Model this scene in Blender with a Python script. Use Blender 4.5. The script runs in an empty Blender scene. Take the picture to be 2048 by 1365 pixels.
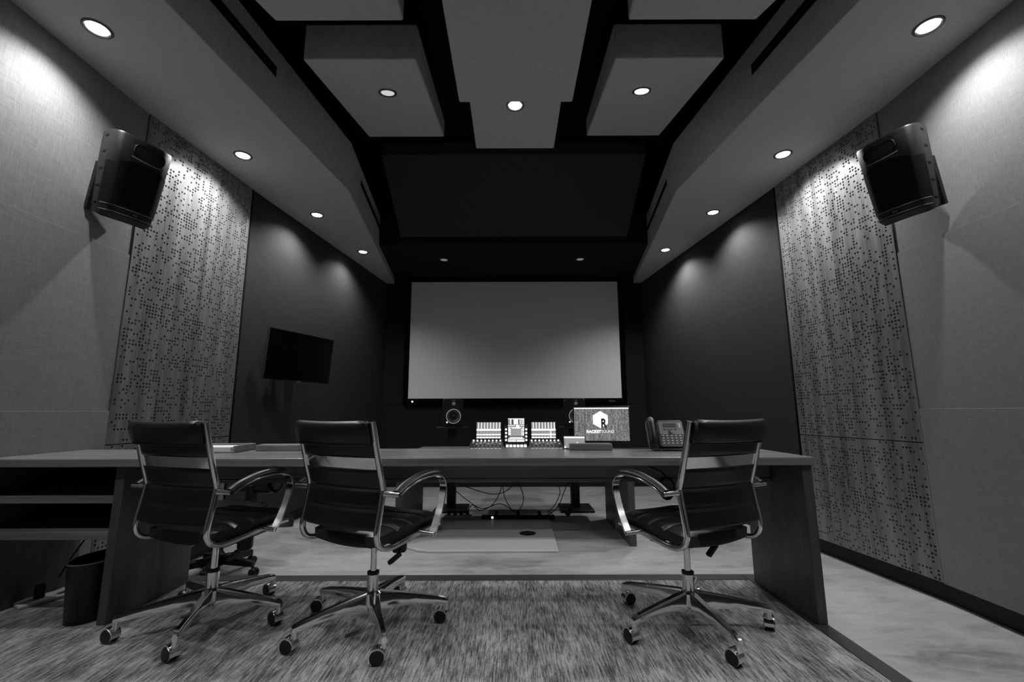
import bpy, math, random
from mathutils import Vector, Matrix
random.seed(7)
R = math.radians
scn = bpy.context.scene
col = scn.collection

# ------------------------------------------------------------------ camera, world, exposure
F_PX, PITCH, ROLL, CAM_Z = 888.0, R(9.08), R(0.17), 1.16
cd = bpy.data.cameras.new('camera'); cam = bpy.data.objects.new('camera', cd); col.objects.link(cam)
cd.sensor_fit = 'HORIZONTAL'; cd.sensor_width = 36.0; cd.lens = F_PX / 2048 * 36.0; cd.clip_start = 0.02
_f = Vector((0, math.cos(PITCH), math.sin(PITCH))); _u = Vector((0, -math.sin(PITCH), math.cos(PITCH))); _r = Vector((1, 0, 0))
_R = _r * math.cos(ROLL) - _u * math.sin(ROLL); _U = _r * math.sin(ROLL) + _u * math.cos(ROLL)
cam.matrix_world = Matrix(((_R.x, _U.x, -_f.x, 0), (_R.y, _U.y, -_f.y, 0), (_R.z, _U.z, -_f.z, CAM_Z), (0, 0, 0, 1)))
scn.camera = cam
w = bpy.data.worlds.new('world'); scn.world = w; w.use_nodes = True
w.node_tree.nodes['Background'].inputs[0].default_value = (0.5, 0.5, 0.5, 1)
w.node_tree.nodes['Background'].inputs[1].default_value = 0.0
scn.view_settings.view_transform = 'Standard'; scn.view_settings.look = 'None'
scn.view_settings.gamma = 1.0; scn.view_settings.use_curve_mapping = False
scn.view_settings.exposure = 0.12
SOFFIT_W, CLOUD_W, REAR_W = 70.0, 26.0, 40.0      # lamp powers

# ------------------------------------------------------------------ materials
def mat(name, v, rough=0.6, metal=0.0, spec=0.5, emit=0.0, build=None):
    m = bpy.data.materials.new(name); m.use_nodes = True
    nt = m.node_tree; b = nt.nodes['Principled BSDF']
    b.inputs['Base Color'].default_value = (v, v, v, 1)
    b.inputs['Roughness'].default_value = rough; b.inputs['Metallic'].default_value = metal
    b.inputs['Specular IOR Level'].default_value = spec
    if emit:
        b.inputs['Emission Color'].default_value = (1, 1, 1, 1); b.inputs['Emission Strength'].default_value = emit
    if build: build(nt, b)
    return m

def noise(nt, scale, detail=3, rough=0.6, dist=0.0):
    """noise in object coordinates, one scale per axis"""
    tc = nt.nodes.new('ShaderNodeTexCoord'); mp = nt.nodes.new('ShaderNodeMapping'); n = nt.nodes.new('ShaderNodeTexNoise')
    mp.inputs['Scale'].default_value = scale
    nt.links.new(tc.outputs['Object'], mp.inputs['Vector']); nt.links.new(mp.outputs['Vector'], n.inputs['Vector'])
    n.inputs['Scale'].default_value = 1.0; n.inputs['Detail'].default_value = detail; n.inputs['Roughness'].default_value = rough
    n.inputs['Distortion'].default_value = dist
    return n.outputs['Fac']
def ramp(nt, fac, stops):
    r = nt.nodes.new('ShaderNodeValToRGB'); e = r.color_ramp.elements
    while len(e) < len(stops): e.new(0.5)
    for k, (p, v) in enumerate(stops): e[k].position = p; e[k].color = (v, v, v, 1)
    nt.links.new(fac, r.inputs['Fac']); return r.outputs['Color']
def math_(nt, op, a, b):
    n = nt.nodes.new('ShaderNodeMath'); n.operation = op
    for k, x in enumerate((a, b)):
        if isinstance(x, (int, float)): n.inputs[k].default_value = x
        else: nt.links.new(x, n.inputs[k])
    return n.outputs[0]
def bump(nt, b, h, strength, dist):
    n = nt.nodes.new('ShaderNodeBump'); n.inputs['Strength'].default_value = strength; n.inputs['Distance'].default_value = dist
    nt.links.new(h, n.inputs['Height']); nt.links.new(n.outputs['Normal'], b.inputs['Normal'])

def linen(name, v, axes, amp=0.45, rough=0.9):
    """woven linen: threads along two axes"""
    def bld(nt, b):
        s1 = [14, 14, 14]; s2 = [14, 14, 14]
        s1[axes[0]] = 420; s2[axes[1]] = 420
        t = math_(nt, 'ADD', noise(nt, s1, 2), noise(nt, s2, 2))
        f = math_(nt, 'MULTIPLY', t, 0.5)
        c = ramp(nt, f, [(0.30, v * (1 - amp)), (0.70, v * (1 + amp))])
        nt.links.new(c, b.inputs['Base Color']); bump(nt, b, f, 0.35, 0.002)
    return mat(name, v, rough, spec=0.15, build=bld)
def wood(name, v, grain, fine, rough=0.35, amp=0.45, spec=0.45):
    """grain = per-axis scale of the broad boards, fine = of the streaks"""
    def bld(nt, b):
        t = math_(nt, 'ADD', math_(nt, 'MULTIPLY', noise(nt, grain, 2, 0.5), 0.55), math_(nt, 'MULTIPLY', noise(nt, fine, 4, 0.65), 0.45))
        c = ramp(nt, t, [(0.32, v * (1 - amp)), (0.5, v), (0.68, v * (1 + amp))])
        nt.links.new(c, b.inputs['Base Color'])
        bump(nt, b, t, 0.15, 0.002)
    return mat(name, v, rough, spec=spec, build=bld)
def concrete(nt, b):
    a = noise(nt, (0.9, 1.6, 1), 7, 0.66, 0.8); c2 = noise(nt, (4, 11, 5), 6, 0.75, 0.8)
    t = math_(nt, 'ADD', math_(nt, 'MULTIPLY', a, 0.6), math_(nt, 'MULTIPLY', c2, 0.4))
    nt.links.new(ramp(nt, t, [(0.32, 0.13), (0.46, 0.30), (0.54, 0.36), (0.68, 0.46)]), b.inputs['Base Color'])
    nt.links.new(ramp(nt, a, [(0.3, 0.38), (0.7, 0.6)]), b.inputs['Roughness'])
def carpet_nodes(nt, b):
    st = noise(nt, (150, 11, 1), 3, 0.7); blotch = noise(nt, (11, 4.5, 1), 4, 0.65); rib = noise(nt, (60, 420, 1), 1)
    t = math_(nt, 'ADD', math_(nt, 'MULTIPLY', st, 0.55), math_(nt, 'MULTIPLY', blotch, 0.30))
    t = math_(nt, 'ADD', t, math_(nt, 'MULTIPLY', rib, 0.15))
    nt.links.new(ramp(nt, t, [(0.38, 0.05), (0.46, 0.15), (0.53, 0.31), (0.62, 0.46)]), b.inputs['Base Color'])
    bump(nt, b, t, 0.5, 0.004)
def leather_nodes(nt, b):
    n = noise(nt, (160, 160, 160), 2); bump(nt, b, n, 0.06, 0.001)
def cover_nodes(nt, b):
    nt.links.new(ramp(nt, noise(nt, (60, 60, 60), 3), [(0.3, 0.006), (0.7, 0.013)]), b.inputs['Base Color'])

M = {}
M['fabric_wall'] = linen('grey linen wall fabric', 0.235, (1, 2), 0.3)
M['fabric_soffit'] = linen('grey linen soffit fabric', 0.48, (0, 1), 0.2)
M['fabric_cloud'] = linen('grey linen cloud fabric', 0.52, (0, 1), 0.2)
M['dark_wall'] = linen('charcoal wall fabric', 0.043, (1, 2), 0.3)
M['dark_front'] = linen('black front wall fabric', 0.016, (0, 2), 0.3)
M['dark_cloud'] = linen('charcoal ceiling panel fabric', 0.05, (0, 1), 0.2)
M['black'] = mat('matte black paint', 0.006, 0.8, spec=0.1)
M['baseboard'] = mat('black vinyl base', 0.008, 0.5, spec=0.3)
M['perf_wood'] = wood('bamboo acoustic wood', 0.20, (14, 14, 0.9), (95, 95, 2.5), 0.38, 0.6)
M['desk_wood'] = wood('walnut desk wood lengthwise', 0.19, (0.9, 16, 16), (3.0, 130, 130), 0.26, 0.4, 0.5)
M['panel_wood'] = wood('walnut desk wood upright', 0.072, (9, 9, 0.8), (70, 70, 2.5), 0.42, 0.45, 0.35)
M['tray_wood'] = wood('pale wood', 0.22, (3, 18, 18), (6, 120, 120), 0.45, 0.3)
M['concrete'] = mat('polished concrete', 0.3, 0.5, spec=0.4, build=concrete)
M['carpet'] = mat('streaked carpet', 0.2, 0.95, spec=0.05, build=carpet_nodes)
M['nosing'] = mat('dark floor strip', 0.035, 0.45, spec=0.4)
M['leather'] = mat('black leather', 0.008, 0.34, spec=0.5, build=leather_nodes)
M['chrome'] = mat('polished chrome', 0.88, 0.12, 1.0)
M['satin'] = mat('satin steel', 0.55, 0.3, 1.0)
M['black_plastic'] = mat('black plastic', 0.012, 0.4, spec=0.4, build=cover_nodes)
M['dark_plastic'] = mat('dark grey plastic', 0.035, 0.45)
M['speaker_body'] = mat('textured speaker cabinet', 0.02, 0.40, spec=0.5, build=cover_nodes)
M['grille'] = mat('black speaker grille', 0.004, 0.75, spec=0.15)
M['screen_white'] = mat('projection screen cloth', 0.85, 0.9, spec=0.1)
M['velvet'] = mat('black velvet frame', 0.003, 0.95, spec=0.03)
M['glass_black'] = mat('black television glass', 0.002, 0.22, spec=0.25)
M['grey_plastic'] = mat('grey plastic', 0.22, 0.4)
M['mid_plastic'] = mat('mid grey plastic', 0.07, 0.4)
M['key_plastic'] = mat('pale key plastic', 0.5, 0.35)
M['white_plastic'] = mat('white plastic', 0.65, 0.4)
M['paper'] = mat('white paper', 0.75, 0.8)
M['mat_plastic'] = mat('pale chair mat', 0.60, 0.28, spec=0.5)
M['lamp'] = mat('lit lamp glass', 0.8, 0.4, emit=14.0)
M['lamp_dim'] = mat('dim lamp glass', 0.7, 0.3, emit=0.5)
M['lamp_off'] = mat('faint lamp glass', 0.6, 0.25, emit=0.12)
M['trim'] = mat('satin lamp trim', 0.12, 0.35, 0.6)
M['lit'] = mat('lit screen white', 0.8, 0.4, emit=1.15)
M['lit_mid'] = mat('lit screen grey', 0.3, 0.4, emit=0.22)
M['lit_dim'] = mat('lit screen dark grey', 0.05, 0.4, emit=0.06)
M['lit_wood'] = mat('lit wallpaper grey', 0.2, 0.4, emit=0.13)
M['lit_dot'] = mat('wallpaper dot', 0.01, 0.5, emit=0.004)
M['lit_logo'] = mat('lit logo white', 0.8, 0.4, emit=0.75)
M['led'] = mat('white indicator', 0.8, 0.3, emit=2.0)
M['white_ring'] = mat('pale cone ring', 0.9, 0.5)
for k_ in ('lamp', 'lamp_dim', 'lamp_off', 'led', 'lit_dim', 'lit_dot', 'lit_wood'):
    M[k_].cycles.emission_sampling = 'NONE'

# ------------------------------------------------------------------ mesh helpers
class MB:
    def __init__(s): s.v = []; s.f = []; s.mi = []
    def add(s, verts, faces, mi=0):
        o = len(s.v); s.v += [tuple(p) for p in verts]
        for f in faces: s.f.append(tuple(o + i for i in f)); s.mi.append(mi)
        return s
    def hexa(s, p, mi=0):
        """8 corners: bottom ring 0-3, top ring 4-7"""
        return s.add(p, [(3, 2, 1, 0), (4, 5, 6, 7), (0, 1, 5, 4), (1, 2, 6, 5), (2, 3, 7, 6), (3, 0, 4, 7)], mi)
    def box(s, x0, x1, y0, y1, z0, z1, mi=0):
        return s.hexa([(x0, y0, z0), (x1, y0, z0), (x1, y1, z0), (x0, y1, z0), (x0, y0, z1), (x1, y0, z1), (x1, y1, z1), (x0, y1, z1)], mi)
    def tbox(s, mtx, x0, x1, y0, y1, z0, z1, mi=0):
        pts = [(x0, y0, z0), (x1, y0, z0), (x1, y1, z0), (x0, y1, z0), (x0, y0, z1), (x1, y0, z1), (x1, y1, z1), (x0, y1, z1)]
        return s.hexa([mtx @ Vector(p) for p in pts], mi)
    def prism(s, poly, z0, z1, mi=0, mtx=None):
        n = len(poly); pts = [(x, y, z0) for x, y in poly] + [(x, y, z1) for x, y in poly]
        if mtx: pts = [mtx @ Vector(p) for p in pts]
        return s.add(pts, [tuple(range(n - 1, -1, -1)), tuple(range(n, 2 * n))] + [(i, (i + 1) % n, n + (i + 1) % n, n + i) for i in range(n)], mi)
    def lathe(s, prof, seg=24, mtx=None, mi=0, cap=True):
        """profile of (radius, z) turned about z"""
        pts = []; n = len(prof)
        for r, z in prof:
            for k in range(seg):
                a = 2 * math.pi * k / seg; pts.append((r * math.cos(a), r * math.sin(a), z))
        fc = []
        for i in range(n - 1):
            for k in range(seg):
                k2 = (k + 1) % seg; fc.append((i * seg + k, i * seg + k2, (i + 1) * seg + k2, (i + 1) * seg + k))
        if cap:
            fc.append(tuple(range(seg - 1, -1, -1))); fc.append(tuple((n - 1) * seg + k for k in range(seg)))
        if mtx: pts = [mtx @ Vector(p) for p in pts]
        return s.add(pts, fc, mi)
    def cyl(s, a, b, r, seg=16, mi=0, r2=None):
        a, b = Vector(a), Vector(b); d = b - a
        m = Matrix.Translation(a) @ d.to_track_quat('Z', 'Y').to_matrix().to_4x4()
        return s.lathe([(r, 0), (r if r2 is None else r2, d.length)], seg, m, mi)
    def sweep(s, path, section, up=(1, 0, 0), mi=0, scale=None):
        """closed section (list of (a,b)): a along 'up', b along the in-plane normal"""
        path = [Vector(p) for p in path]; n = len(path); k = len(section); up = Vector(up); pts = []
        for i, p in enumerate(path):
            t = (path[min(i + 1, n - 1)] - path[max(i - 1, 0)]).normalized()
            nn = t.cross(up).normalized(); uu = nn.cross(t).normalized(); sc = scale[i] if scale else 1
            for a, b in section: pts.append(p + uu * a * sc + nn * b * sc)
        fc = [(i * k + j, i * k + (j + 1) % k, (i + 1) * k + (j + 1) % k, (i + 1) * k + j) for i in range(n - 1) for j in range(k)]
        fc += [tuple(range(k - 1, -1, -1)), tuple((n - 1) * k + j for j in range(k))]
        return s.add(pts, fc, mi)
    def tube(s, path, r, seg=8, mi=0):
        path = [Vector(p) for p in path]; n = len(path); pts = []; ref = None
        for i, p in enumerate(path):
            t = (path[min(i + 1, n - 1)] - path[max(i - 1, 0)]).normalized()
            if ref is None: ref = t.orthogonal().normalized()
            ref = (ref - t * ref.dot(t)).normalized(); q = t.cross(ref)
            for k in range(seg):
                a = 2 * math.pi * k / seg; pts.append(p + (ref * math.cos(a) + q * math.sin(a)) * r)
        fc = [(i * seg + j, i * seg + (j + 1) % seg, (i + 1) * seg + (j + 1) % seg, (i + 1) * seg + j) for i in range(n - 1) for j in range(seg)]
        fc += [tuple(range(seg - 1, -1, -1)), tuple((n - 1) * seg + j for j in range(seg))]
        return s.add(pts, fc, mi)
    def build(s, name, m, parent=None, bevel=0.0, seg=2, smooth=True, angle=38, **kw):
        me = bpy.data.meshes.new(name); me.from_pydata(s.v, [], s.f)
        for mm in (m if isinstance(m, (list, tuple)) else [m]): me.materials.append(mm)
        me.polygons.foreach_set('material_index', s.mi)
        import bmesh
        bm = bmesh.new(); bm.from_mesh(me); bmesh.ops.recalc_face_normals(bm, faces=bm.faces); bm.to_mesh(me); bm.free()
        if smooth:
            me.polygons.foreach_set('use_smooth', [True] * len(me.polygons)); me.set_sharp_from_angle(angle=R(angle))
        me.update()
        o = bpy.data.objects.new(name, me); col.objects.link(o)
        if parent: o.parent = parent
        if bevel:
            b = o.modifiers.new('edge', 'BEVEL'); b.width = bevel; b.segments = seg; b.limit_method = 'ANGLE'; b.angle_limit = R(40)
            b.harden_normals = False
        if kw: tag(o, **kw)
        return o
def tag(o, label=None, cat=None, group=None, kind=None):
    if label: o['label'] = label
    if cat: o['category'] = cat
    if group: o['group'] = group
    if kind: o['kind'] = kind
    return o
def empty(name, loc=(0, 0, 0), rot=(0, 0, 0), **kw):
    o = bpy.data.objects.new(name, None); o.location = loc; o.rotation_euler = rot; o.empty_display_size = 0.05; col.objects.link(o); tag(o, **kw); return o
def copy_tree(o, parent=None):
    c = o.copy(); col.objects.link(c)
    if parent: c.parent = parent
    for ch in o.children: copy_tree(ch, c)
    return c
def spline(pts, n=8):
    """Catmull-Rom through the points"""
    P = [Vector(p) for p in pts]; out = []
    for i in range(len(P) - 1):
        p0, p1, p2, p3 = P[max(i - 1, 0)], P[i], P[i + 1], P[min(i + 2, len(P) - 1)]
        for k in range(n):
            t = k / n
            out.append(0.5 * ((2 * p1) + (p2 - p0) * t + (2 * p0 - 5 * p1 + 4 * p2 - p3) * t * t + (3 * p1 - p0 - 3 * p2 + p3) * t ** 3))
    out.append(P[-1]); return out
def text_mesh(name, body, size, m, parent, loc, rot, offset=0.0, xscale=1.0, depth=0.0008, align='CENTER'):
    cu = bpy.data.curves.new(name, 'FONT'); cu.body = body; cu.size = size; cu.align_x = align; cu.offset = offset; cu.extrude = depth; cu.resolution_u = 3
    tmp = bpy.data.objects.new(name + '_tmp', cu); col.objects.link(tmp)
    bpy.context.view_layer.update()
    me = bpy.data.meshes.new_from_object(tmp.evaluated_get(bpy.context.evaluated_depsgraph_get()))
    bpy.data.objects.remove(tmp); me.name = name; me.materials.clear(); me.materials.append(m)
    o = bpy.data.objects.new(name, me); col.objects.link(o); o.parent = parent; o.location = loc; o.rotation_euler = rot; o.scale = (xscale, 1, 1)
    return o
def rrect(w, h, r, n=5):
    out = []
    for cx, cy, a0 in ((w / 2 - r, h / 2 - r, 0), (-w / 2 + r, h / 2 - r, 90), (-w / 2 + r, -h / 2 + r, 180), (w / 2 - r, -h / 2 + r, 270)):
        for k in range(n + 1):
            a = R(a0 + 90 * k / n); out.append((cx + r * math.cos(a), cy + r * math.sin(a)))
    return out
def facing(loc, n, roll=0.0):
    """matrix whose local -Y looks along n"""
    n = Vector(n).normalized(); y = -n; x = y.cross(Vector((0, 0, 1))).normalized(); z = x.cross(y)
    m = Matrix(((x.x, y.x, z.x, loc[0]), (x.y, y.y, z.y, loc[1]), (x.z, y.z, z.z, loc[2]), (0, 0, 0, 1)))
    return m @ Matrix.Rotation(roll, 4, 'Y')

# ------------------------------------------------------------------ room shell
S_Z, S_TOP, CEIL = 3.294, 3.80, 4.25
PL = 0.18                                             # height of the carpeted platform
LW = [(-2.605, -3.4), (-2.605, 2.91), (-2.493, 4.028), (-2.082, 7.22)]
RW = [(2.635, -3.4), (2.635, 2.915), (2.522, 4.01), (2.150, 7.22)]
LS = [(-2.18, -3.4), (-1.815, 2.011), (-1.586, 4.033), (-1.972, 7.22)]
RS = [(2.22, -3.4), (1.835, 2.023), (1.612, 4.052), (2.040, 7.22)]

MB().box(-3.2, 3.2, -3.6, 7.6, -0.1, 0.0).build('floor', M['concrete'], kind='structure')
MB().box(-3.2, 3.2, -3.6, 7.6, CEIL, CEIL + 0.1).build('ceiling', M['black'], kind='structure')
MB().box(-2.66, 1.385, -3.4, 2.80, 0.0, PL).build('floor_carpet', M['carpet'], kind='structure')
MB().box(1.385, 1.462, -3.4, 2.89, 0.0, PL + 0.003).build('trim_1', M['nosing'], bevel=0.004, kind='structure')
MB().box(-2.60, 1.385, 2.80, 2.89, 0.0, PL + 0.003).build('trim_2', M['nosing'], bevel=0.004, kind='structure')

def along(a, b, d):
    a, b = Vector(a), Vector(b); t = (b - a).normalized(); q = b - t * d; return (q.x, q.y)
def slab(a, b, z0, z1, out, depth, off=0.0):
    """upright board from plan point a to b; 'out' = +1/-1 side it grows to"""
    a, b = Vector(a), Vector(b); t = (b - a).normalized(); n = Vector((-t.y, t.x)) * out
    a0, b0 = a + n * off, b + n * off; a1, b1 = a0 + n * depth, b0 + n * depth
    return [(a0.x, a0.y, z0), (b0.x, b0.y, z0), (b1.x, b1.y, z0), (a1.x, a1.y, z0), (a0.x, a0.y, z1), (b0.x, b0.y, z1), (b1.x, b1.y, z1), (a1.x, a1.y, z1)]
def fabric_wall(name, a, b, out, m, zs):
    mb = MB()
    for k, (z0, z1) in enumerate(zip(zs[:-1], zs[1:])): mb.hexa(slab(a, b, z0, z1 - 0.0004, out, 0.05, 0.005 * k))
    return mb.build(name, m, bevel=0.0015, kind='structure')
ZS = [0.115, 1.173, 2.228, S_Z + 0.02]
fabric_wall('wall_left', LW[0], (LW[1][0], LW[1][1] - 0.002), 1, M['fabric_wall'], ZS)
fabric_wall('wall_right', RW[0], (RW[1][0], RW[1][1] - 0.002), -1, M['fabric_wall'], ZS)
fabric_wall('wall_left_front', LW[2], LW[3], 1, M['dark_wall'], ZS)
fabric_wall('wall_right_front', RW[2], RW[3], -1, M['dark_wall'], ZS)
for nm, P, o in (('left', LW, 1), ('right', RW, -1)):
    mb = MB()
    for i in range(3): mb.hexa(slab(P[i], P[i + 1], 0.0, CEIL, o, 0.06, 0.075))
    mb.build('wall_%s_shell' % nm, M['black'], kind='structure')
    mb = MB()
    for i in range(3): mb.hexa(slab(along(P[i + 1], P[i], -0.03), along(P[i], P[i + 1], -0.03), 0.0, 0.118, o, 0.03, 0.042))
    mb.build('baseboard_%s' % nm, M['baseboard'], kind='structure')
MB().box(-2.35, 2.45, 7.22, 7.30, 0.0, 1.28).box(-2.35, 2.45, 7.22, 7.30, 1.284, CEIL).build('wall_front', M['dark_front'], bevel=0.003, kind='structure')
MB().box(-2.8, 2.8, -3.5, -3.4, 0.0, CEIL).build('wall_back', M['fabric_wall'], kind='structure')
# black reveals where the wooden panels meet the front fabric
MB().hexa(slab(along(LW[1], LW[2], 0.032), LW[2], 0.115, S_Z, 1, 0.05, 0.006)).build('trim_3', M['black'], kind='structure')
MB().hexa(slab(along(RW[1], RW[2], 0.032), RW[2], 0.115, S_Z, -1, 0.05, 0.006)).build('trim_4', M['black'], kind='structure')
# soffits along both walls
for nm, P, S in (('left', LW, LS), ('right', RW, RS)):
    poly = list(S) + [(P[3][0], P[3][1]), P[2], P[1], P[0]]
    ext = 0.05 if nm == 'right' else -0.05
    poly = list(S) + [(x + ext, y) for x, y in (P[3], P[2], P[1], P[0])]
    MB().prism(poly, S_Z, S_TOP).build('ceiling_soffit_%s' % nm, M['fabric_soffit'], bevel=0.006, kind='structure')
MB().box(-2.2, 2.3, 5.70, 7.22, 3.392, CEIL).build('ceiling_bulkhead_front', M['dark_front'], bevel=0.004, kind='structure')

# ------------------------------------------------------------------ perforated wooden panels
def perf_panel(a, b, z0, z1, out, label, seed):
    rnd = random.Random(seed)
    a, b = Vector(a), Vector(b); t = (b - a).normalized(); L = (b - a).length; n = Vector((-t.y, t.x)) * -out
    C = 0.0238; nx = int(L / C); nz = int((z1 - z0) / C); mx = (L - nx * C) / 2; mz = (z1 - z0 - nz * C) / 2
    TH, r = 0.03, 0.0082
    def P(u, v, w): q = a + t * u + n * w; return (q.x, q.y, z0 + v)
    mb = MB()
    fill = [[False] * nx for _ in range(nz)]
    ph = [rnd.uniform(0, 6.28) for _ in range(4)]
    for j in range(nz):
        for i in range(nx):
            d = 0.40 + 0.10 * math.sin(i * 0.43 + ph[0]) * math.sin(j * 0.31 + ph[1]) + 0.08 * math.sin(j * 0.55 + ph[2] + i * 0.12)
            fill[j][i] = rnd.random() < d
    def quad(u0, u1, v0, v1): mb.add([P(u0, v0, 0), P(u1, v0, 0), P(u1, v1, 0), P(u0, v1, 0)], [(0, 1, 2, 3)])
    SQ = [(1, 0), (1, 1), (0, 1), (-1, 1), (-1, 0), (-1, -1), (0, -1), (1, -1)]
    for j in range(nz):
        v0 = mz + j * C; i = 0
        while i < nx:
            if fill[j][i]:
                cu, cv = mx + (i + 0.5) * C, v0 + C / 2
                pts = [P(cu + s[0] * C / 2, cv + s[1] * C / 2, 0) for s in SQ]
                pts += [P(cu + r * math.cos(R(45 * k)), cv + r * math.sin(R(45 * k)), 0) for k in range(8)]
                for q, dp in ((0.90, -0.0050), (0.78, -0.0100)): pts += [P(cu + r * q * math.cos(R(45 * k)), cv + r * q * math.sin(R(45 * k)), dp) for k in range(8)]
                f = []
                for k in range(8):
                    k2 = (k + 1) % 8; f += [(k, k2, 8 + k2, 8 + k), (8 + k, 8 + k2, 16 + k2, 16 + k), (16 + k, 16 + k2, 24 + k2, 24 + k)]
                f.append(tuple(24 + k for k in range(8))); mb.add(pts, f); i += 1
            else:
                s = i
                while i < nx and not fill[j][i]: i += 1
                quad(mx + s * C, mx + i * C, v0, v0 + C)
    quad(0, mx, 0, z1 - z0); quad(L - mx, L, 0, z1 - z0); quad(mx, L - mx, 0, mz); quad(mx, L - mx, z1 - z0 - mz, z1 - z0)
    H = z1 - z0                                        # edges and back
    e = [P(0, 0, 0), P(L, 0, 0), P(L, H, 0), P(0, H, 0), P(0, 0, -TH), P(L, 0, -TH), P(L, H, -TH), P(0, H, -TH)]
    mb.add(e, [(0, 1, 5, 4), (1, 2, 6, 5), (2, 3, 7, 6), (3, 0, 4, 7), (4, 5, 6, 7)])
    o = mb.build('perforated_panel', M['perf_wood'], smooth=False)
    tag(o, label, 'acoustic panel', 'perforated wooden wall panels'); return o
LPb, RPb = along(LW[1], LW[2], 0.034), along(RW[1], RW[2], 0.034)
perf_panel(LW[1], LPb, 0.960, S_Z - 0.004, 1, 'tall perforated wooden panel on the left wall beside the television', 1)
perf_panel(LW[1], LPb, 0.120, 0.954, 1, 'lower perforated wooden panel on the left wall, mostly hidden behind the desk', 2)
perf_panel(RW[1], RPb, 0.960, S_Z - 0.004, -1, 'tall perforated wooden panel on the right wall', 3)
perf_panel(RW[1], RPb, 0.120, 0.954, -1, 'lower perforated wooden panel on the right wall reaching down to the black baseboard', 4)

# ------------------------------------------------------------------ ceiling clouds
def cloud(name, c, label, m, group='fabric clouds under the ceiling'):
    return MB().hexa(c).build(name, m, bevel=0.012, seg=3, label=label, cat='acoustic panel', group=group)
def wedge(x0, x1, y0, y1, zb0, zt0, zb1, zt1, x0b=None, x1b=None):
    x0b = x0 if x0b is None else x0b; x1b = x1 if x1b is None else x1b
    return [(x0, y0, zb0), (x1, y0, zb0), (x1b, y1, zb1), (x0b, y1, zb1), (x0, y0, zt0), (x1, y0, zt0), (x1b, y1, zt1), (x0b, y1, zt1)]
cloud('ceiling_cloud', wedge(-1.88, -0.62, 0.9, 2.30, 3.45, 3.70, 3.45, 3.70, -1.395, -0.637), 'grey fabric ceiling cloud cut by the top edge, left of the middle one', M['fabric_cloud'])
cloud('ceiling_cloud', wedge(0.60, 1.98, 0.9, 2.30, 3.45, 3.70, 3.45, 3.70, 0.695, 1.452), 'grey fabric ceiling cloud cut by the top edge, right of the middle one', M['fabric_cloud'])
cloud('ceiling_cloud', wedge(-1.385, -0.635, 2.62, 4.02, 3.477, 3.75, 3.852, 4.03, -1.41, -0.664), 'sloping grey ceiling cloud with a round lamp, nearer the left soffit', M['fabric_cloud'])
cloud('ceiling_cloud', wedge(0.694, 1.420, 2.62, 4.02, 3.48, 3.75, 3.857, 4.03, 0.744, 1.463), 'sloping grey ceiling cloud with a round lamp, nearer the right soffit', M['fabric_cloud'])
cloud('ceiling_cloud', wedge(-0.365, 0.428, 0.5, 2.807, 3.30, 3.45, 3.30, 3.45), 'long low grey ceiling cloud over the middle of the room', M['fabric_cloud'])
cloud('ceiling_cloud', wedge(-0.325, 0.390, 2.90, 3.752, 3.55, 3.72, 3.55, 3.72), 'short grey ceiling cloud just beyond the long middle one', M['fabric_cloud'])
cloud('ceiling_cloud', wedge(-1.475, 1.530, 4.63, 5.60, 4.04, 4.20, 3.453, 3.62), 'broad dark sloping panel hanging above the projection screen', M['dark_cloud'])

# ------------------------------------------------------------------ downlights
def downlight(loc, label, n=(0, 0, -1), power=0.0, lamp='lamp', size=138, blend=0.7, aim=None, group='recessed downlights', rad=0.03, rs=1.0):
    n = Vector(n).normalized()
    root = empty('downlight', loc, label=label, cat='ceiling light', group=group)
    root.rotation_euler = n.to_track_quat('Z', 'Y').to_euler()      # local +Z points out of the ceiling
    MB().lathe([(0.052 * rs, 0.0), (0.070 * rs, 0.0), (0.070 * rs, 0.004), (0.066 * rs, 0.008), (0.058 * rs, 0.008), (0.050 * rs, 0.001)], 36, cap=False).build('trim_ring', M['trim'], root)
    MB().lathe([(0.050 * rs, 0.0005), (0.050 * rs, 0.0025), (0.046 * rs, 0.0035), (0.02 * rs, 0.0045)], 32).build('lamp', M[lamp], root)
    if power:
        ld = bpy.data.lights.new('lamp_beam', 'SPOT'); ld.energy = power; ld.spot_size = R(size); ld.spot_blend = blend; ld.shadow_soft_size = rad
        lo = bpy.data.objects.new('lamp_beam', ld); col.objects.link(lo); lo.parent = root; lo.location = (0, 0, 0.016)
        d = Vector(aim) if aim else n
        lo.rotation_euler = (root.rotation_euler.to_matrix().inverted() @ d).to_track_quat('-Z', 'Y').to_euler()
    return root
row_l = [((-2.322, 2.183), 'downlight in the left soffit closest to the top corner'), ((-2.253, 3.432), 'downlight in the left soffit above the tall wooden panel'),
         ((-2.127, 4.572), 'downlight in the left soffit lighting the wall above the television'), ((-2.001, 5.707), 'downlight in the left soffit closest to the projection screen')]
row_r = [((2.343, 2.183), 'downlight in the right soffit closest to the top corner'), ((2.284, 3.441), 'downlight in the right soffit above the tall wooden panel'),
         ((2.186, 4.539), 'downlight in the right soffit, third along from the top corner'), ((2.054, 5.666), 'downlight in the right soffit closest to the projection screen')]
for k, ((x, y), lb) in enumerate(row_l + row_r):
    downlight((x, y, S_Z), lb, power=SOFFIT_W * (0.72 if k == 3 else 1.2 if k == 7 else 0.82 if k in (0, 4) else 1.0), group='soffit downlights')
for x in (-2.36, 2.39):
    downlight((x, 0.98, S_Z), 'downlight in the %s soffit behind the viewpoint' % ('left' if x < 0 else 'right'), power=SOFFIT_W, group='soffit downlights')
sl = Vector((0, 0.258, -0.966))
def on_slope(x, y, z0): return (x, y, z0 + (y - 2.62) * (3.852 - 3.477) / 1.4 - 0.001)
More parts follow.
